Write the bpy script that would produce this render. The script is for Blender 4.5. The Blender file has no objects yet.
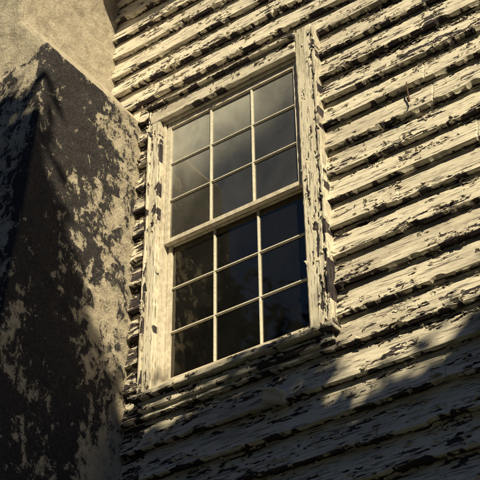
import bpy, bmesh, math, numpy as np, random
from mathutils import Matrix, Vector
random.seed(7); rng=np.random.default_rng(11)
ZB=4.87
S=np.array([.56,-.53,.65]); S/=np.linalg.norm(S)
scene=bpy.context.scene
scene.view_settings.view_transform='Standard'; scene.view_settings.look='None'
scene.view_settings.exposure=0; scene.view_settings.gamma=1

# ---------------- noise ----------------
def _h(xi,yi,seed):
    h=(xi.astype(np.int64)*374761393+yi.astype(np.int64)*668265263+seed*1442695041)&0xffffffff
    h=((h^(h>>13))*1274126177)&0xffffffff
    h=((h^(h>>16))*2246822519)&0xffffffff
    return ((h^(h>>15))&0xffffff)/float(0xffffff)
def vn(x,y,seed=0):
    x,y=np.broadcast_arrays(np.asarray(x,float),np.asarray(y,float))
    xi=np.floor(x);yi=np.floor(y);fx=x-xi;fy=y-yi
    fx=fx*fx*fx*(fx*(fx*6-15)+10);fy=fy*fy*fy*(fy*(fy*6-15)+10)
    a=_h(xi,yi,seed);b=_h(xi+1,yi,seed);c=_h(xi,yi+1,seed);d=_h(xi+1,yi+1,seed)
    return (a+(b-a)*fx)*(1-fy)+(c+(d-c)*fx)*fy
def fbm(x,y,seed=0,o=4):
    r=0;a=1;t=0;x=np.asarray(x,float);y=np.asarray(y,float)
    for i in range(o):
        r=r+a*vn(x+i*17.3,y+i*9.1,seed+i*7);t+=a;a*=.55
        # rotate between octaves so no lattice direction survives
        x,y=2*(.86*x+.5*y),2*(-.5*x+.86*y)
    return r/t

# ---------------- helpers ----------------
def empty(name,parent=None):
    o=bpy.data.objects.new(name,None);scene.collection.objects.link(o)
    if parent:o.parent=parent
    return o
def mesh_obj(name,V,F,mat=None,parent=None,attr=None,smooth=True,dirt=None):
    V=np.asarray(V,np.float32);F=np.asarray(F,np.int32)
    me=bpy.data.meshes.new(name);k=F.shape[1]
    me.vertices.add(len(V));me.vertices.foreach_set('co',V.ravel())
    me.loops.add(F.size);me.loops.foreach_set('vertex_index',F.ravel())
    me.polygons.add(len(F));me.polygons.foreach_set('loop_start',np.arange(len(F),dtype=np.int32)*k)
    me.polygons.foreach_set('loop_total',np.full(len(F),k,np.int32))
    me.polygons.foreach_set('use_smooth',np.full(len(F),smooth))
    if attr is not None:
        at=me.attributes.new('paint','FLOAT','POINT');at.data.foreach_set('value',np.asarray(attr,np.float32).ravel())
    if dirt is not None:
        at=me.attributes.new('dirt','FLOAT','POINT');at.data.foreach_set('value',np.asarray(dirt,np.float32).ravel())
    me.update(calc_edges=True);me.validate()
    o=bpy.data.objects.new(name,me);scene.collection.objects.link(o)
    if mat:me.materials.append(mat)
    if parent:o.parent=parent
    return o
def grid_faces(nr,nc,flip=False):
    i=np.arange(nr-1)[:,None]*nc+np.arange(nc-1)[None,:]
    i=i.ravel()
    f=np.stack([i,i+1,i+nc+1,i+nc],1)
    return f[:,::-1] if flip else f
def box(name,x0,x1,y0,y1,z0,z1,mat,parent=None,bev=.004,rot=None):
    bm=bmesh.new();bmesh.ops.create_cube(bm,size=1)
    cx,cy,cz=(x0+x1)/2,(y0+y1)/2,(z0+z1)/2
    for v in bm.verts:
        v.co=Vector((v.co.x*(x1-x0),v.co.y*(y1-y0),v.co.z*(z1-z0)))
    if bev: bmesh.ops.bevel(bm,geom=bm.edges[:],offset=bev,segments=2,affect='EDGES')
    me=bpy.data.meshes.new(name);bm.to_mesh(me);bm.free()
    o=bpy.data.objects.new(name,me);scene.collection.objects.link(o);me.materials.append(mat)
    o.location=(cx,cy,cz)
    if rot:o.rotation_euler=rot
    if parent:o.parent=parent
    return o

# ---------------- materials ----------------
class NT:
    def __init__(s,name):
        s.m=bpy.data.materials.new(name);s.m.use_nodes=True;s.t=s.m.node_tree;s.n=s.t.nodes;s.n.clear()
        s.out=s.n.new('ShaderNodeOutputMaterial')
    def add(s,t):
        return s.n.new(t)
    def l(s,a,b):s.t.links.new(a,b)
    def math(s,op,a,b=None,clamp=False):
        n=s.n.new('ShaderNodeMath');n.operation=op;n.use_clamp=clamp
        for i,v in enumerate((a,b)):
            if v is None:continue
            if hasattr(v,'links'):s.l(v,n.inputs[i])
            else:n.inputs[i].default_value=v
        return n.outputs[0]
    def mr(s,v,a,b,c=0,d=1,smooth=True):
        n=s.n.new('ShaderNodeMapRange')
        if smooth:n.interpolation_type='SMOOTHSTEP'
        s.l(v,n.inputs[0])
        for i,q in enumerate((a,b,c,d)):n.inputs[i+1].default_value=q
        return n.outputs[0]
    def mix(s,f,a,b):
        n=s.n.new('ShaderNodeMix');n.data_type='RGBA'
        if hasattr(f,'links'):s.l(f,n.inputs[0])
        else:n.inputs[0].default_value=f
        for i,v in ((6,a),(7,b)):
            if hasattr(v,'links'):s.l(v,n.inputs[i])
            else:n.inputs[i].default_value=(*v,1)
        return n.outputs[2]
    def noise(s,scale,stretch=(1,1,1),detail=4,rough=.6,dist=0,off=(0,0,0)):
        g=s.n.new('ShaderNodeNewGeometry')
        mp=s.n.new('ShaderNodeMapping');mp.inputs['Scale'].default_value=stretch;mp.inputs['Location'].default_value=off
        s.l(g.outputs['Position'],mp.inputs[0])
        n=s.n.new('ShaderNodeTexNoise');n.inputs['Scale'].default_value=scale;n.inputs['Detail'].default_value=detail
        n.inputs['Roughness'].default_value=rough;n.inputs['Distortion'].default_value=dist
        s.l(mp.outputs[0],n.inputs['Vector']);return n.outputs[0]

def peel_mat(name,paint=(.88,.82,.71),paint2=(.42,.37,.33),wood=(.030,.026,.038),wood2=(.105,.086,.092),vertical=False):
    T=NT(name)
    at=T.add('ShaderNodeAttribute');at.attribute_name='paint'
    di=T.add('ShaderNodeAttribute');di.attribute_name='dirt'
    n1=T.noise(55,(1,1,.4) if vertical else (.4,1,1),3,.75)
    s=T.math('ADD',at.outputs['Fac'],T.math('MULTIPLY',T.math('SUBTRACT',n1,.5),.32))
    crk=T.noise(110,(1,1,.07) if vertical else (.07,1,1),2,.6,off=(1,5,2))
    crack=T.mr(crk,.58,.64,0,1)
    fac=T.mr(s,-.012,.012)
    fac=T.math('MULTIPLY',fac,T.math('SUBTRACT',1,T.math('MULTIPLY',crack,.7)))
    dm=T.math('ADD',di.outputs['Fac'],T.math('MULTIPLY',T.mr(n1,.50,.74),.3),True)
    pc=T.mix(dm,paint,paint2)
    wc=T.mix(T.mr(crk,.35,.65),wood,wood2)
    col=T.mix(fac,wc,pc)
    bs=T.add('ShaderNodeBsdfPrincipled');T.l(col,bs.inputs['Base Color'])
    bs.inputs['Roughness'].default_value=.72;bs.inputs['Specular IOR Level'].default_value=.2
    h=T.math('ADD',fac,T.math('MULTIPLY',n1,.8))
    b=T.add('ShaderNodeBump');b.inputs['Strength'].default_value=.95;b.inputs['Distance'].default_value=.0035
    T.l(h,b.inputs['Height']);T.l(b.outputs[0],bs.inputs['Normal'])
    T.l(bs.outputs[0],T.out.inputs[0]);return T.m
M_siding=peel_mat('peeling_siding_paint')
M_casing=peel_mat('peeling_casing_paint',paint2=(.44,.38,.31),vertical=True)
M_caseh=peel_mat('peeling_head_paint')
def simple(name,c1,c2,scale=20,rough=.7,bump=.002,stretch=(1,1,1)):
    T=NT(name);n=T.noise(scale,stretch,4,.65)
    col=T.mix(T.mr(n,.35,.68),c1,c2)
    bs=T.add('ShaderNodeBsdfPrincipled');T.l(col,bs.inputs['Base Color']);bs.inputs['Roughness'].default_value=rough
    b=T.add('ShaderNodeBump');b.inputs['Strength'].default_value=.6;b.inputs['Distance'].default_value=bump
    T.l(n,b.inputs['Height']);T.l(b.outputs[0],bs.inputs['Normal']);T.l(bs.outputs[0],T.out.inputs[0]);return T.m
M_sash=simple('sash_paint',(.88,.82,.72),(.64,.57,.48),30,.5,.0012)
M_putty=simple('putty',(.90,.87,.80),(.72,.67,.58),60,.5,.0008)
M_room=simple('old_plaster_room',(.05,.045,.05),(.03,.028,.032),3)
M_rust=simple('rusty_iron',(.05,.03,.022),(.14,.07,.04),80)
M_bark=simple('bark',(.07,.05,.035),(.13,.10,.075),12,.9,.02,(1,1,.2))
M_shingle=simple('roof_shingles',(.06,.055,.055),(.12,.11,.10),14,.9,.01)
M_grass=simple('grass',(.035,.045,.028),(.07,.07,.05),.9,.95,.03)
def leafmat():
    T=NT('leaves');n=T.noise(2.2,(1,1,1),1,.5)
    col=T.mix(T.mr(n,.35,.65),(.04,.05,.022),(.08,.09,.045))
    d=T.add('ShaderNodeBsdfDiffuse');T.l(col,d.inputs[0])
    T.l(d.outputs[0],T.out.inputs[0]);return T.m
M_leaf=leafmat()
def glassmat(name,dust_haze_lo,dust_haze_hi,zc0,zc1,refl):
    T=NT(name)
    tr=T.add('ShaderNodeBsdfTransparent');tr.inputs[0].default_value=(.6,.62,.66,1)
    gl=T.add('ShaderNodeBsdfGlossy');gl.inputs['Roughness'].default_value=.03;gl.inputs[0].default_value=(1,.93,.84,1)
    bn=T.noise(2.0,(1,1,1),1,.4);b=T.add('ShaderNodeBump');b.inputs['Strength'].default_value=.10;b.inputs['Distance'].default_value=.015
    T.l(bn,b.inputs['Height']);T.l(b.outputs[0],gl.inputs['Normal'])
    fr=T.add('ShaderNodeFresnel');fr.inputs[0].default_value=1.52
    fr2=T.math('MULTIPLY',fr.outputs[0],refl,True)
    m1=T.add('ShaderNodeMixShader');T.l(fr2,m1.inputs[0]);T.l(tr.outputs[0],m1.inputs[1]);T.l(gl.outputs[0],m1.inputs[2])
    df=T.add('ShaderNodeBsdfDiffuse');df.inputs[0].default_value=(.56,.56,.54,1)
    g=T.add('ShaderNodeNewGeometry');sp=T.add('ShaderNodeSeparateXYZ');T.l(g.outputs['Position'],sp.inputs[0])
    grad=T.mr(T.math('SUBTRACT',sp.outputs[2],T.math('MULTIPLY',sp.outputs[0],.40)),zc0,zc1,dust_haze_lo,dust_haze_hi)  # dust thickened toward upper left to paint in the pale sky haze
    n=T.noise(4,(1,1,.7),5,.6,.3);n2=T.noise(220,(1,1,1),1,.5)
    f=T.math('MULTIPLY',grad,T.mr(n,.3,.7,.7,1.3))
    f=T.math('ADD',f,T.mr(n2,.70,.76,0,.12),True)
    m2=T.add('ShaderNodeMixShader');T.l(f,m2.inputs[0]);T.l(m1.outputs[0],m2.inputs[1]);T.l(df.outputs[0],m2.inputs[2])
    T.l(m2.outputs[0],T.out.inputs[0]);return T.m
M_glass_u=glassmat('dust_haze_glass_upper',.09,.85,ZB+1.05,ZB+1.84,2.6)
M_glass_l=glassmat('dusty_glass_lower',.012,.020,ZB,ZB+1,1.6)
def stuccomat():
    T=NT('weathered_stucco')
    g=T.add('ShaderNodeNewGeometry');sp=T.add('ShaderNodeSeparateXYZ');T.l(g.outputs['Position'],sp.inputs[0])
    n=T.noise(3.4,(1,1,.7),8,.76,.3,off=(1,2,3))
    n3=T.noise(14,(1,1,.8),5,.75,.5,off=(5,2,1))
    nf=T.noise(60,(1,1,1),4,.7)
    base=T.mix(T.mr(n3,.35,.7),(.64,.57,.47),(.42,.37,.31))
    base=T.mix(T.math('MULTIPLY',T.mr(nf,.55,.75),.5),base,(.18,.155,.14))
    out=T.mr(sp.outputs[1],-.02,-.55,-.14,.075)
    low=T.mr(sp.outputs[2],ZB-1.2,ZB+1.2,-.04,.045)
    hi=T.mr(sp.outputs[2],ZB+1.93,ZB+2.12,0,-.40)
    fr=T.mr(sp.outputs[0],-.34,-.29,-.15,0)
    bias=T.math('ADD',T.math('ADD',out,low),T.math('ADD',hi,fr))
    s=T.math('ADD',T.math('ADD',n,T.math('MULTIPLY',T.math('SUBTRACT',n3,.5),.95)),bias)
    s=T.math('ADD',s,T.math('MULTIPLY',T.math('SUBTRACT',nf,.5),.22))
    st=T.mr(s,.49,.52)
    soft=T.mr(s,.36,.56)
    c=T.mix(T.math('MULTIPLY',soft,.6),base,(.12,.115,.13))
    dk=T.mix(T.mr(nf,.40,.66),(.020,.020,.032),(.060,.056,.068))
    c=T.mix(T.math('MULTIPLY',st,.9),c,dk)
    bs=T.add('ShaderNodeBsdfPrincipled');T.l(c,bs.inputs['Base Color']);bs.inputs['Roughness'].default_value=.93;bs.inputs['Specular IOR Level'].default_value=.15
    h=T.math('ADD',nf,T.math('MULTIPLY',st,-.35));h=T.math('ADD',h,T.math('MULTIPLY',n3,1.1))
    b=T.add('ShaderNodeBump');b.inputs['Strength'].default_value=.9;b.inputs['Distance'].default_value=.011
    T.l(h,b.inputs['Height']);T.l(b.outputs[0],bs.inputs['Normal']);T.l(bs.outputs[0],T.out.inputs[0]);return T.m
M_stucco=stuccomat()

house=empty('clapboard_house')
# ---------------- siding ----------------
E=.180;Z0=ZB-4.50
def arr(lo,a,b,hi,fine,coarse):
    return np.concatenate([np.arange(lo,a,coarse),np.arange(a,b,fine),np.linspace(b,hi,max(3,int((hi-b)/coarse)))])
X=arr(-5,-.36,2.45,6,.0045,.07)
kmax=int((ZB+3.5-Z0)/E)
rows=[];
for k in range(kmax+1):
    zz=Z0+k*E
    n=44 if ZB-1.45<zz<ZB+3.5 else 7
    rows.append((k,-1))
    for f in np.linspace(0,1,n):rows.append((k,f))
K=np.array([r[0] for r in rows])[:,None];Fr=np.array([r[1] for r in rows])[:,None]
XX=np.broadcast_to(X[None,:],(len(rows),len(X)))
under=(Fr<0);f=np.clip(Fr,0,1)
wob=(vn(X[None,:]*1.3,K*7.7,5)-.5)*.010+(vn(X[None,:]*14,K*3.3,6)-.5)*.004
nick=np.clip(vn(X[None,:]*9,K*5.1,8)-.80,0,1)*.10
zb=wob*(1-f)+nick*np.clip(1-f*3,0,1)
topw=(vn(X[None,:]*1.3,(K+1)*7.7,5)-.5)*.010*f
ZZ=Z0+K*E+f*E+zb+topw*1.0
L=2.3
seg_off=_h(K,K*0,31)*L
seg=np.floor((XX+seg_off)/L)
dj=np.abs(((XX+seg_off)/L-seg))*L;dj=np.minimum(dj,L-dj)
segh=_h(seg+np.zeros_like(XX),K+0*seg,77)
prot=.050*(1-f)+.006*f
prot=prot+(segh-.5)*.007*(1-f)+(vn(XX*2.2,K*3.1+f*.6,9)-.5)*.008*(1-f)
prot=np.where(under,.0065,prot)
prot=prot-np.where((dj<.004)&(~under),.012*(1-f),0)
def pfield(a,b,seed,fx=24,fz=100):
    return fbm(a*5.5,b*32,seed,5)+(fbm(a*fx,b*fz,seed+3,3)-.5)*.80+(vn(a*1.1,b*1.9,seed+5)-.5)*.18
edge=.265+.13*np.exp(-f/.06)+.07*np.exp(-(1-f)/.10)
shade_strip=np.clip((-.13-XX)/.01,0,1)*np.clip((ZB+1.98-ZZ)/.05,0,1)   # bare wood darkens the narrow band by the chimney in place of its shade
PF=pfield(XX,ZZ+K*3.7,21)-edge-.02*np.clip((ZB+.3-ZZ)/1.0,0,1)-.24*shade_strip
pos=PF>0
lift=np.exp(-np.clip(PF,0,9)/.07)*fbm(XX*15,ZZ*44,55,2)
hh=np.where(pos,.0018+.013*np.clip(lift-.28,0,1),-.0005)
hh=hh+(fbm(XX*9,ZZ*110,66,3)-.5)*.0045+(fbm(XX*5,ZZ*28,68,2)-.5)*.004
PR=prot+np.where(under,0,hh)
DI=np.clip((fbm(XX*1.6,ZZ*6,71,4)-.52)*2.4,0,.45)+.35*np.exp(-(1-f)/.12)*vn(XX*5,K*2.2,72)+.30*np.clip((fbm(XX*7,ZZ*60,74,3)-.53)*5,0,1)
V=np.stack([XX,-PR,ZZ],-1).reshape(-1,3)
F=grid_faces(len(rows),len(X))
cen=V[F].mean(1)
keep=~((cen[:,0]>-.11)&(cen[:,0]<1.05)&(cen[:,2]>ZB-.06)&(cen[:,2]<ZB+1.96))
F=F[keep]
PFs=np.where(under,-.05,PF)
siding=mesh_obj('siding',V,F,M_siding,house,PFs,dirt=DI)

# ---------------- curling paint flakes ----------------
def flakes(name,P,parent,mat,seed,size=(.010,.034),vertical=False):
    r=np.random.default_rng(seed);n=len(P);nu,nv=6,4
    w=r.uniform(*size,n)*r.choice([1,1,2.0],n);h=r.uniform(.004,.012,n)*r.choice([1,1,1.5],n);ang=r.uniform(.3,1.3,n)
    roll=r.normal(0,.22,n)+(math.pi/2 if vertical else 0);tw=r.normal(0,.25,n);sgn=r.choice([-1,1],n,p=[.6,.4])
    out=np.zeros((n,nu,nv,3))
    for i in range(nu):
        e=r.uniform(.25,1.15,n) if i not in (0,nu-1) else r.uniform(.1,.5,n)
        for j in range(nv):
            u=(i/(nu-1)-.5)*w+r.normal(0,.0012,n);t=j/(nv-1)
            d=h*t*e
            zz=sgn*d*np.cos(ang*t*.8);yy=-d*np.sin(ang*t)-.0015-np.abs(u)*tw*.4
            out[:,i,j,0]=P[:,0]+u*np.cos(roll)-zz*np.sin(roll)
            out[:,i,j,2]=P[:,2]+u*np.sin(roll)+zz*np.cos(roll)
            out[:,i,j,1]=P[:,1]+yy
    V=out.reshape(-1,3)
    i=(np.arange(nu-1)[:,None]*nv+np.arange(nv-1)[None,:]).ravel()
    f=np.stack([i,i+nv,i+nv+1,i+1],1)
    F=(f[None]+(np.arange(n)*nu*nv)[:,None,None]).reshape(-1,4)
    return mesh_obj(name,V,F,mat,parent,np.full(len(V),.3),dirt=np.repeat(r.uniform(0,.5,n),nu*nv))
Vg=V.reshape(len(rows),len(X),3)
cand=(PF>0)&(PF<.03)&(~under)&(XX>-.3)&(XX<2.4)&(ZZ>ZB-1.4)&(ZZ<ZB+3.4)
cand&=~((XX>-.14)&(XX<1.08)&(ZZ>ZB-.1)&(ZZ<ZB+2.0))
idx=np.argwhere(cand);sel=rng.choice(len(idx),min(4600,len(idx)),replace=False)
P=Vg[idx[sel,0],idx[sel,1]]
flakes('siding_paint_flakes',P,house,M_siding,3,(.008,.028))

# ---------------- window ----------------
win=empty('sash_window',house)
W,H=.93,1.865
XL=-.036
def plank(name,x0,x1,z0,z1,yf,th,vertical,seed,mat,thr=.40,wear=.0,par=win,flk=120):
    r=.004
    xs=np.linspace(x0,x1,max(6,int((x1-x0)/r)));zs=np.linspace(z0,z1,max(6,int((z1-z0)/r)))
    xx,zz=np.meshgrid(xs,zs)
    a,b=(zz,xx) if vertical else (xx,zz)
    de=np.minimum(np.minimum(xx-x0,x1-xx),np.minimum(zz-z0,z1-zz))
    s=pfield(a,b,seed,18,60)-(thr+.12*np.exp(-de/.010))-wear*(1-(zz-z0)/(z1-z0))
    lift=np.exp(-np.clip(s,0,9)/.05)*fbm(xx*13,zz*13,seed+9,2)
    h=np.where(s>0,.0018+.009*np.clip(lift-.28,0,1),-.0004)+(fbm(a*6,b*90,seed+4,3)-.5)*.003-.004*np.exp(-de/.0025)
    cx=(vn(a*1.5,b*0,seed+2)-.5)*.006
    yy=yf-h
    Xo=xx+(cx if vertical else 0);Zo=zz+(0 if vertical else cx)
    ch=(vn(a*30,b*30,seed+12)-.5)*.006*np.exp(-de/.006)
    Vf=np.stack([Xo+ch,yy,Zo+ch],-1)
    nr,nc=xx.shape
    Vb=Vf.copy();Vb[...,1]=yf+th
    Vp=np.concatenate([Vf.reshape(-1,3),Vb.reshape(-1,3)]);F=[grid_faces(nr,nc)]
    o=nr*nc;idx=np.arange(nr*nc).reshape(nr,nc)
    for line,fl in ((idx[0],0),(idx[-1],1),(idx[:,0],1),(idx[:,-1],0)):
        q=np.stack([line[:-1],line[1:],line[1:]+o,line[:-1]+o],1)
        F.append(q if fl else q[:,::-1])
    F=np.concatenate(F)
    at=np.concatenate([s.ravel(),s.ravel()])
    di=np.clip((fbm(a*2.5,b*14,seed+20,4)-.50)*2.2,0,.45)
    ob=mesh_obj(name,Vp,F,mat,par,at,True,dirt=np.concatenate([di.ravel(),di.ravel()]))
    nf=len(grid_faces(nr,nc))
    ob.data.polygons.foreach_set('use_smooth',np.concatenate([np.ones(nf,bool),np.zeros(len(F)-nf,bool)]))
    c=np.argwhere((s>0)&(s<.03))
    if len(c) and flk:
        sel=rng.choice(len(c),min(flk,len(c)),replace=False)
        flakes(name+'_flakes',Vf[c[sel,0],c[sel,1]],par,mat,seed,(.006,.02),vertical)
    return ob
yc=-.072
plank('casing_left',-.130,XL-.026,ZB-.045,ZB+H+.022,yc,.068,True,101,M_casing,.20,.05,flk=60)
plank('casing_right',W+.026,W+.140,ZB-.045,ZB+H+.20,yc,.068,True,131,M_casing,.18,.06,flk=70)
plank('casing_head',-.147,W+.0255,ZB+H+.0235,ZB+H+.135,yc-.001,.068,False,151,M_caseh,.22,flk=70)
plank('drip_cap',-.165,W+.024,ZB+H+.137,ZB+H+.160,yc-.028,.095,False,171,M_caseh,.32,flk=40)
plank('backband_right',W+.141,W+.166,ZB-.04,ZB+H+.16,yc-.012,.08,True,181,M_casing,.38,flk=60)
plank('backband_left',-.150,-.1305,ZB-.04,ZB+H+.135,yc-.010,.08,True,191,M_casing,.32,flk=60)
plank('window_sill',-.19,W+.18,ZB-.082,ZB-.047,yc-.026,.15,False,201,M_caseh,.30,flk=60)
plank('sill_apron',-.16,W+.15,ZB-.145,ZB-.085,yc+.008,.06,False,221,M_caseh,.40,flk=60)
for nm,a in (('stop_left',(XL-.0255,XL-.004,-.040,.10,ZB-.045,ZB+H+.02)),('stop_right',(W+.007,W+.0255,-.040,.10,ZB-.045,ZB+H+.02)),('stop_head',(XL-.0035,W+.0065,-.040,.10,ZB+H+.003,ZB+H+.0225)),('inner_sill',(XL-.0035,W+.0065,-.05,.12,ZB-.046,ZB-.004))):
    box(nm,*a,M_sash,win,.003)
def sash(name,x0,x1,z0,z1,y,gm,toprail,botrail):
    s=empty(name,win);st=.030;mt=.0145;d=.036
    box('stile_left',x0,x0+st,y,y+d,z0,z1,M_sash,s,.003)
    box('stile_right',x1-st,x1,y,y+d,z0,z1,M_sash,s,.003)
    box('rail_top',x0+st-.001,x1-st+.001,y+.001,y+d-.001,z1-toprail,z1-.0005,M_sash,s,.003)
    box('rail_bottom',x0+st-.001,x1-st+.001,y+.001,y+d-.001,z0+.0005,z0+botrail,M_sash,s,.003)
    gx0,gx1,gz0,gz1=x0+st,x1-st,z0+botrail,z1-toprail
    for i in (1,2):
        c=gx0+(gx1-gx0)*i/3
        box('muntin_v%d'%i,c-mt/2,c+mt/2,y+.004,y+d-.006,gz0-.002,gz1+.002,M_putty,s,.004)
        c=gz0+(gz1-gz0)*i/3
        box('muntin_h%d'%i,gx0-.002,gx1+.002,y+.0055,y+d-.0075,c-mt/2,c+mt/2,M_putty,s,.004)
    for i in range(3):
        for j in range(3):
            a0=gx0+(gx1-gx0)*i/3;a1=gx0+(gx1-gx0)*(i+1)/3;b0=gz0+(gz1-gz0)*j/3;b1=gz0+(gz1-gz0)*(j+1)/3
            t=[random.uniform(-.0012,.0012) for _ in range(3)]
            yy=y+.017
            mesh_obj('pane_%d%d'%(i,j),[(a0,yy+t[0],b0),(a1,yy+t[1],b0),(a1,yy+t[1]+t[2],b1),(a0,yy+t[0]+t[2],b1)],[(0,1,2,3)],gm,s,smooth=False)
mid=.945
sash('upper_sash',XL,W+.003,ZB+mid-.012,ZB+H,-.028,M_glass_u,.042,.034)
sash('lower_sash',XL,W+.003,ZB-.002,ZB+mid+.022,.0105,M_glass_l,.036,.050)
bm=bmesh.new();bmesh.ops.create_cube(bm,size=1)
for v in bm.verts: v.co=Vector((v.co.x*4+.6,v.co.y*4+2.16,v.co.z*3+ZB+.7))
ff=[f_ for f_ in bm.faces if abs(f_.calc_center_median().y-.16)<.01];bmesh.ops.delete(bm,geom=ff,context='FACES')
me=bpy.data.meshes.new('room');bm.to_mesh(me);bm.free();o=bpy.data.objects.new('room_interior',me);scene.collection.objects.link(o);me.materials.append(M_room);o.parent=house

blk=empty('wall_bracket',house)
box('block',.68,.79,-.11,-.012,ZB-.375,ZB-.31,M_sash,blk,.008,(.25,.3,.15))
box('block_cap',.665,.775,-.125,-.02,ZB-.31,ZB-.296,M_putty,blk,.004,(.3,.32,.12))
hk=empty('rusty_hook',house)
cu=bpy.data.curves.new('hook','CURVE');cu.dimensions='3D';cu.bevel_depth=.0045;cu.bevel_resolution=3
sp=cu.splines.new('POLY');pts=[(1.63,.0,ZB+1.28),(1.63,-.05,ZB+1.28),(1.633,-.06,ZB+1.24),(1.636,-.055,ZB+1.14),(1.64,-.075,ZB+1.12),(1.64,-.09,ZB+1.14)]
sp.points.add(len(pts)-1)
for p,q in zip(sp.points,pts):p.co=(*q,1)
o=bpy.data.objects.new('hook_rod',cu);scene.collection.objects.link(o);cu.materials.append(M_rust);o.parent=hk

# ---------------- chimney ----------------
zs=np.concatenate([np.arange(0,ZB-1.6,.08),np.arange(ZB-1.6,ZB+3.6,.012),np.arange(ZB+3.6,ZB+6.2,.08)])
zr=zs-ZB
xr=np.interp(zr,[-4.87,-1,2.0,2.40,7],[-.30,-.285,-.262,-.53,-.55])
xl=np.interp(zr,[-4.87,2.0,2.40,7],[-2.0,-1.9,-1.62,-1.6])
dp=np.interp(zr,[-4.87,0,2.0,7],[1.06,1.0,.893,.86])
t1=np.linspace(0,1,90);t2=np.linspace(0,1,60)[1:];t3=np.linspace(0,1,14)[1:]
PX=[];PY=[]
for i in range(len(zs)):
    a=np.concatenate([np.full(90,xr[i]),xr[i]+(xl[i]-xr[i])*t2,np.full(13,xl[i])])
    b=np.concatenate([.10-(dp[i]+.10)*t1,np.full(59,-dp[i]),-dp[i]+(dp[i]+.10)*t3])
    PX.append(a);PY.append(b)
PX=np.array(PX);PY=np.array(PY);ZZc=np.broadcast_to(zs[:,None],PX.shape).copy()
u=np.concatenate([t1*1.0,1+t2*1.5,2.5+t3])[None,:]*np.ones_like(PX)
disp=(fbm(u*2.2,ZZc*2.2,301,4)-.5)*.035+(fbm(u*14,ZZc*14,305,3)-.5)*.014
nx=np.zeros_like(PX);ny=np.zeros_like(PX);nx[:,:90]=1;ny[:,90:149]=-1;nx[:,149:]=-1
nx[:,89]=.6;ny[:,89]=-.6;nx[:,88]=.9;ny[:,90]=-.9
disp[:,88:91]-=.006;disp[:,89]-=.006+.012*vn(zs*9,zs*0,41)
PX=PX+nx*disp;PY=PY+ny*disp
V=np.stack([PX,PY,ZZc],-1).reshape(-1,3)
nr,nc=PX.shape
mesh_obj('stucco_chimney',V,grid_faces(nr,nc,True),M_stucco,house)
box('chimney_cap',-1.72,-.43,-.98,.20,ZB+6.18,ZB+6.33,M_stucco,house,.02)

# ---------------- eave, roof, other walls ----------------
def quad_obj(name,pts,mat,th=None):
    o=mesh_obj(name,pts,[tuple(range(len(pts)))],mat,house,smooth=False,attr=[.3]*len(pts))
    if th:
        m=o.modifiers.new('s','SOLIDIFY');m.thickness=th
    return o
ze=ZB+3.50
box('eave_soffit_fascia',-.50,6.3,-.46,.05,ze,ze+.20,M_sash,house,.006)
box('eave_soffit_fascia_far',-5.3,-1.66,-.46,.05,ze,ze+.20,M_sash,house,.006)
quad_obj('roof_front',[(-.50,-.51,ze+.204),(6.4,-.51,ze+.204),(6.4,4.0,ze+3.2),(-.50,4.0,ze+3.2)],M_shingle,.05)
quad_obj('roof_front_far',[(-5.4,-.51,ze+.204),(-1.66,-.51,ze+.204),(-1.66,4.0,ze+3.2),(-5.4,4.0,ze+3.2)],M_shingle,.05)
quad_obj('roof_behind_chimney',[(-1.66,.22,ze+.57),(-.50,.22,ze+.57),(-.50,4.0,ze+3.2),(-1.66,4.0,ze+3.2)],M_shingle,.05)
quad_obj('roof_back',[(-5.4,4.0,ze+3.2),(6.4,4.0,ze+3.2),(6.4,8.3,ze+.204),(-5.4,8.3,ze+.204)],M_shingle,.05)
quad_obj('wall_back',[(6,8,0),(-5,8,0),(-5,8,ze+.2),(6,8,ze+.2)],M_siding)
mesh_obj('wall_side_right',[(6,0,0),(6,8,0),(6,8,ze+.2),(6,4,ze+3.1),(6,0,ze+.2)],[(0,1,2,3,4)],M_siding,house,smooth=False,attr=[.3]*5)
mesh_obj('wall_side_left',[(-5,8,0),(-5,0,0),(-5,0,ze+.2),(-5,4,ze+3.1),(-5,8,ze+.2)],[(0,1,2,3,4)],M_siding,house,smooth=False,attr=[.3]*5)
box('foundation',-5.0,6.0,-.03,.3,-.2,ZB-4.51,M_stucco,house,.01)

# ---------------- ground ----------------
n=81;gx=np.sinh(np.linspace(-6,6,n))*4;xx,yy=np.meshgrid(gx,gx)
zz=(fbm(xx*.05+50,yy*.05+50,9,3)-.5)*np.clip((np.hypot(xx,yy)-12)/40,0,1)*4-.01
mesh_obj('ground',np.stack([xx,yy,zz],-1).reshape(-1,3),grid_faces(n,n),M_grass)

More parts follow.
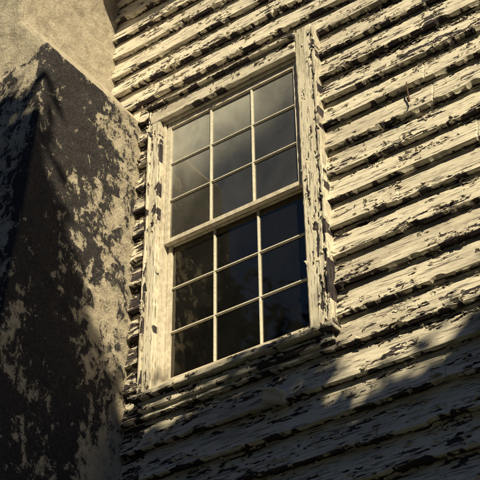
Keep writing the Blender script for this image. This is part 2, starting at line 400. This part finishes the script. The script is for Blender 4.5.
# ---------------- trees ----------------
def tube(a,b,r0,r1,segs=8,bend=.0):
    a=np.array(a,float);b=np.array(b,float);n=6
    d=b-a;L_=np.linalg.norm(d);d/=L_
    p=np.cross(d,[.3,.9,.1]);p/=np.linalg.norm(p);q=np.cross(d,p)
    off=rng.normal(0,bend*L_,3)
    V=[]
    for i in range(n):
        t=i/(n-1);c=a+(b-a)*t+off*math.sin(math.pi*t)
        r=r0+(r1-r0)*t
        for k in range(segs):
            w=2*math.pi*k/segs;V.append(c+(p*math.cos(w)+q*math.sin(w))*r*(1+.1*math.sin(3*w+t*5)))
    F=[(i*segs+k,i*segs+(k+1)%segs,(i+1)*segs+(k+1)%segs,(i+1)*segs+k) for i in range(n-1) for k in range(segs)]
    return V,F
def leaf_mesh(C,r,leaf,name,parent):
    n=len(C)
    a=r.normal(size=(n,3));a/=np.linalg.norm(a,axis=1)[:,None];b=np.cross(a,r.normal(size=(n,3)));b/=np.linalg.norm(b,axis=1)[:,None]
    s=r.uniform(.6,1.3,n)[:,None]*leaf
    V=np.stack([C-a*s,C+b*s*.5,C+a*s,C-b*s*.5],1).reshape(-1,3)
    return mesh_obj(name,V,np.arange(n*4).reshape(-1,4),M_leaf,parent,smooth=False)
def tree(base,fork_h,clumps,dens,seed,leaf=.075,spread=.17,per=(50,90)):
    T=empty('broadleaf_tree');r=np.random.default_rng(seed)
    Vs=[];Fs=[];cnt=[0]
    def add(v,f):
        o=cnt[0];Vs.append(v);cnt[0]+=len(v);Fs.extend([tuple(i+o for i in q) for q in f])
    base=np.array(base,float);fork=base+np.array([.1,-.1,fork_h])
    add(*tube(base-[0,0,.2],fork,.34,.24,12,.01))
    LV=[]
    for c,rad,dn in clumps:
        c=np.array(c,float);rad=np.array(rad,float)
        midp=fork+(c-fork)*.55+np.array([0,0,-.15*np.linalg.norm(c-fork)*.3])
        add(*tube(fork-[0,0,.1],midp,.15,.08,8,.04));add(*tube(midp,c,.08,.03,6,.04))
        nt=int(26*dn*dens)
        for _ in range(nt):
            d=r.normal(size=3);d/=np.linalg.norm(d);tip=c+d*rad*r.uniform(.35,1.0)
            if _%2==0: add(*tube(c,tip,.022,.006,5,.05))
            m=int(r.uniform(*per));ctr=tip+r.normal(0,1,(m,3))*np.array([spread*1.4,spread*.8,spread])
            LV.append(ctr)
    leaf_mesh(np.concatenate(LV),r,leaf,'leaves',T)
    mesh_obj('trunk_and_limbs',np.array([x for v in Vs for x in v]),Fs,M_bark,T)
def onray(xp,zp,t):
    return np.array([xp,0,ZB+zp])+S*t
cl=[]
for xp,zp,t,rx,rz,dn in [(-3.8,-.1,8.5,1.0,.8,1.8),(-2.6,.0,9,.9,.75,2.0),(-1.75,-.35,8.5,.7,.7,2.0),(-.85,-.92,8.3,.65,.62,2.2),(.05,-.98,8,.7,.58,2.2),(.85,-1.12,8.5,.55,.5,1.6),(1.6,-1.05,8.2,.5,.40,.55),(2.3,-.55,8.5,.6,.35,.45),(3.2,-.9,8.5,.8,.6,.8),
      (-2.8,-1.6,9,1.2,.9,1.6),(-1.4,-1.95,9,1.1,.9,1.8),(.1,-2.0,8.6,1.0,.8,1.9),(1.35,-2.25,8.5,.9,.7,1.3),(2.4,-2.35,9,.9,.8,1.2),
      (-3.5,-3.0,9,1.3,1,1.4),(-1,-3.4,9,1.4,1,1.4),(1.4,-3.5,9,1.4,1,1.4)]:
    cl.append((onray(xp,zp,t),(rx,.40,rz),dn))
tree((6.2,-7.2,0),5.2,cl,1.0,5,.085,.12)
cl=[]
rr=np.random.default_rng(3)
for i in range(14):
    cl.append(((-5.6+rr.uniform(-3.2,3.2),-9.2+rr.uniform(-2.5,2.5),rr.uniform(7.5,12.6)),(1.4,1.4,1.1),1.0))
cl+= [((-2.6,-8.2,9.0),(1.3,1.3,1.0),1.0),((-3.4,-8.6,10.6),(1.2,1.2,1.0),.8)]
tree((-5.6,-9.5,0),5.5,cl,.8,8,.12,.3,(40,70))
# unseen trees added to block horizon sky and deepen the shade: one mass
r=np.random.default_rng(44);C=[];TV=[];TF=[];o0=0
ang=np.linspace(math.radians(180),math.radians(350),34)
for a in ang:
    R_=r.uniform(17,22);cx,cy=R_*math.cos(a)+1,R_*math.sin(a)-2;top=r.uniform(9,13)
    v,f_=tube((cx,cy,-.3),(cx+r.normal(0,.4),cy,top*.8),.3,.08,7,.01)
    TV+=v;TF+=[tuple(i+o0 for i in q) for q in f_];o0+=len(v)
    for _ in range(38):
        c=np.array([cx,cy,top*.55])+r.normal(0,1,3)*np.array([1.7,1.7,top*.22])
        C.append(c+r.normal(0,.45,(26,3)))
wood=empty('sky_blocker_trees')
leaf_mesh(np.concatenate(C),r,.36,'sky_blocker_foliage',wood)
mesh_obj('sky_blocker_trunks',np.array(TV),TF,M_bark,wood)

# ---------------- light ----------------
w=bpy.data.worlds.new('World');scene.world=w;w.use_nodes=True
nt=w.node_tree;bg=nt.nodes['Background'];sk=nt.nodes.new('ShaderNodeTexSky');sk.sky_type='NISHITA';sk.sun_disc=False
el=math.asin(S[2]);sk.sun_elevation=el;sk.sun_rotation=math.atan2(S[0],S[1])
sk.ozone_density=5;sk.air_density=.85;sk.dust_density=.2
nt.links.new(sk.outputs[0],bg.inputs[0]);bg.inputs[1].default_value=.055
sl=bpy.data.lights.new('sun','SUN');sl.energy=5;sl.angle=math.radians(.5);sl.color=(1,.86,.54)
so=bpy.data.objects.new('sun',sl);scene.collection.objects.link(so)
so.rotation_euler=Vector(S).to_track_quat('Z','Y').to_euler()

# ---------------- camera ----------------
cd=bpy.data.cameras.new('camera');cam=bpy.data.objects.new('camera',cd);scene.collection.objects.link(cam);scene.camera=cam
fpx=1224.;cd.sensor_width=36;cd.lens=36*fpx/480;cd.clip_start=.05;cd.clip_end=3000
Vv=Vector((-23,-1674,1224)).normalized()
Hh=-Vector((-2150,925,1224));Hh=(Hh-Vv*Hh.dot(Vv)).normalized()
Nn=Hh.cross(Vv)
R=Matrix((Hh,-Nn,Vv))
right=R@Vector((1,0,0));down=R@Vector((0,1,0));fwd=R@Vector((0,0,1))
s_=.0054
BL=R@Vector((-72*s_,145*s_,1224*s_))
loc=Vector((0,0,ZB))-BL
M=Matrix.Identity(4)
for i in range(3):
    M[i][0]=right[i];M[i][1]=-down[i];M[i][2]=-fwd[i];M[i][3]=loc[i]
cam.matrix_world=M
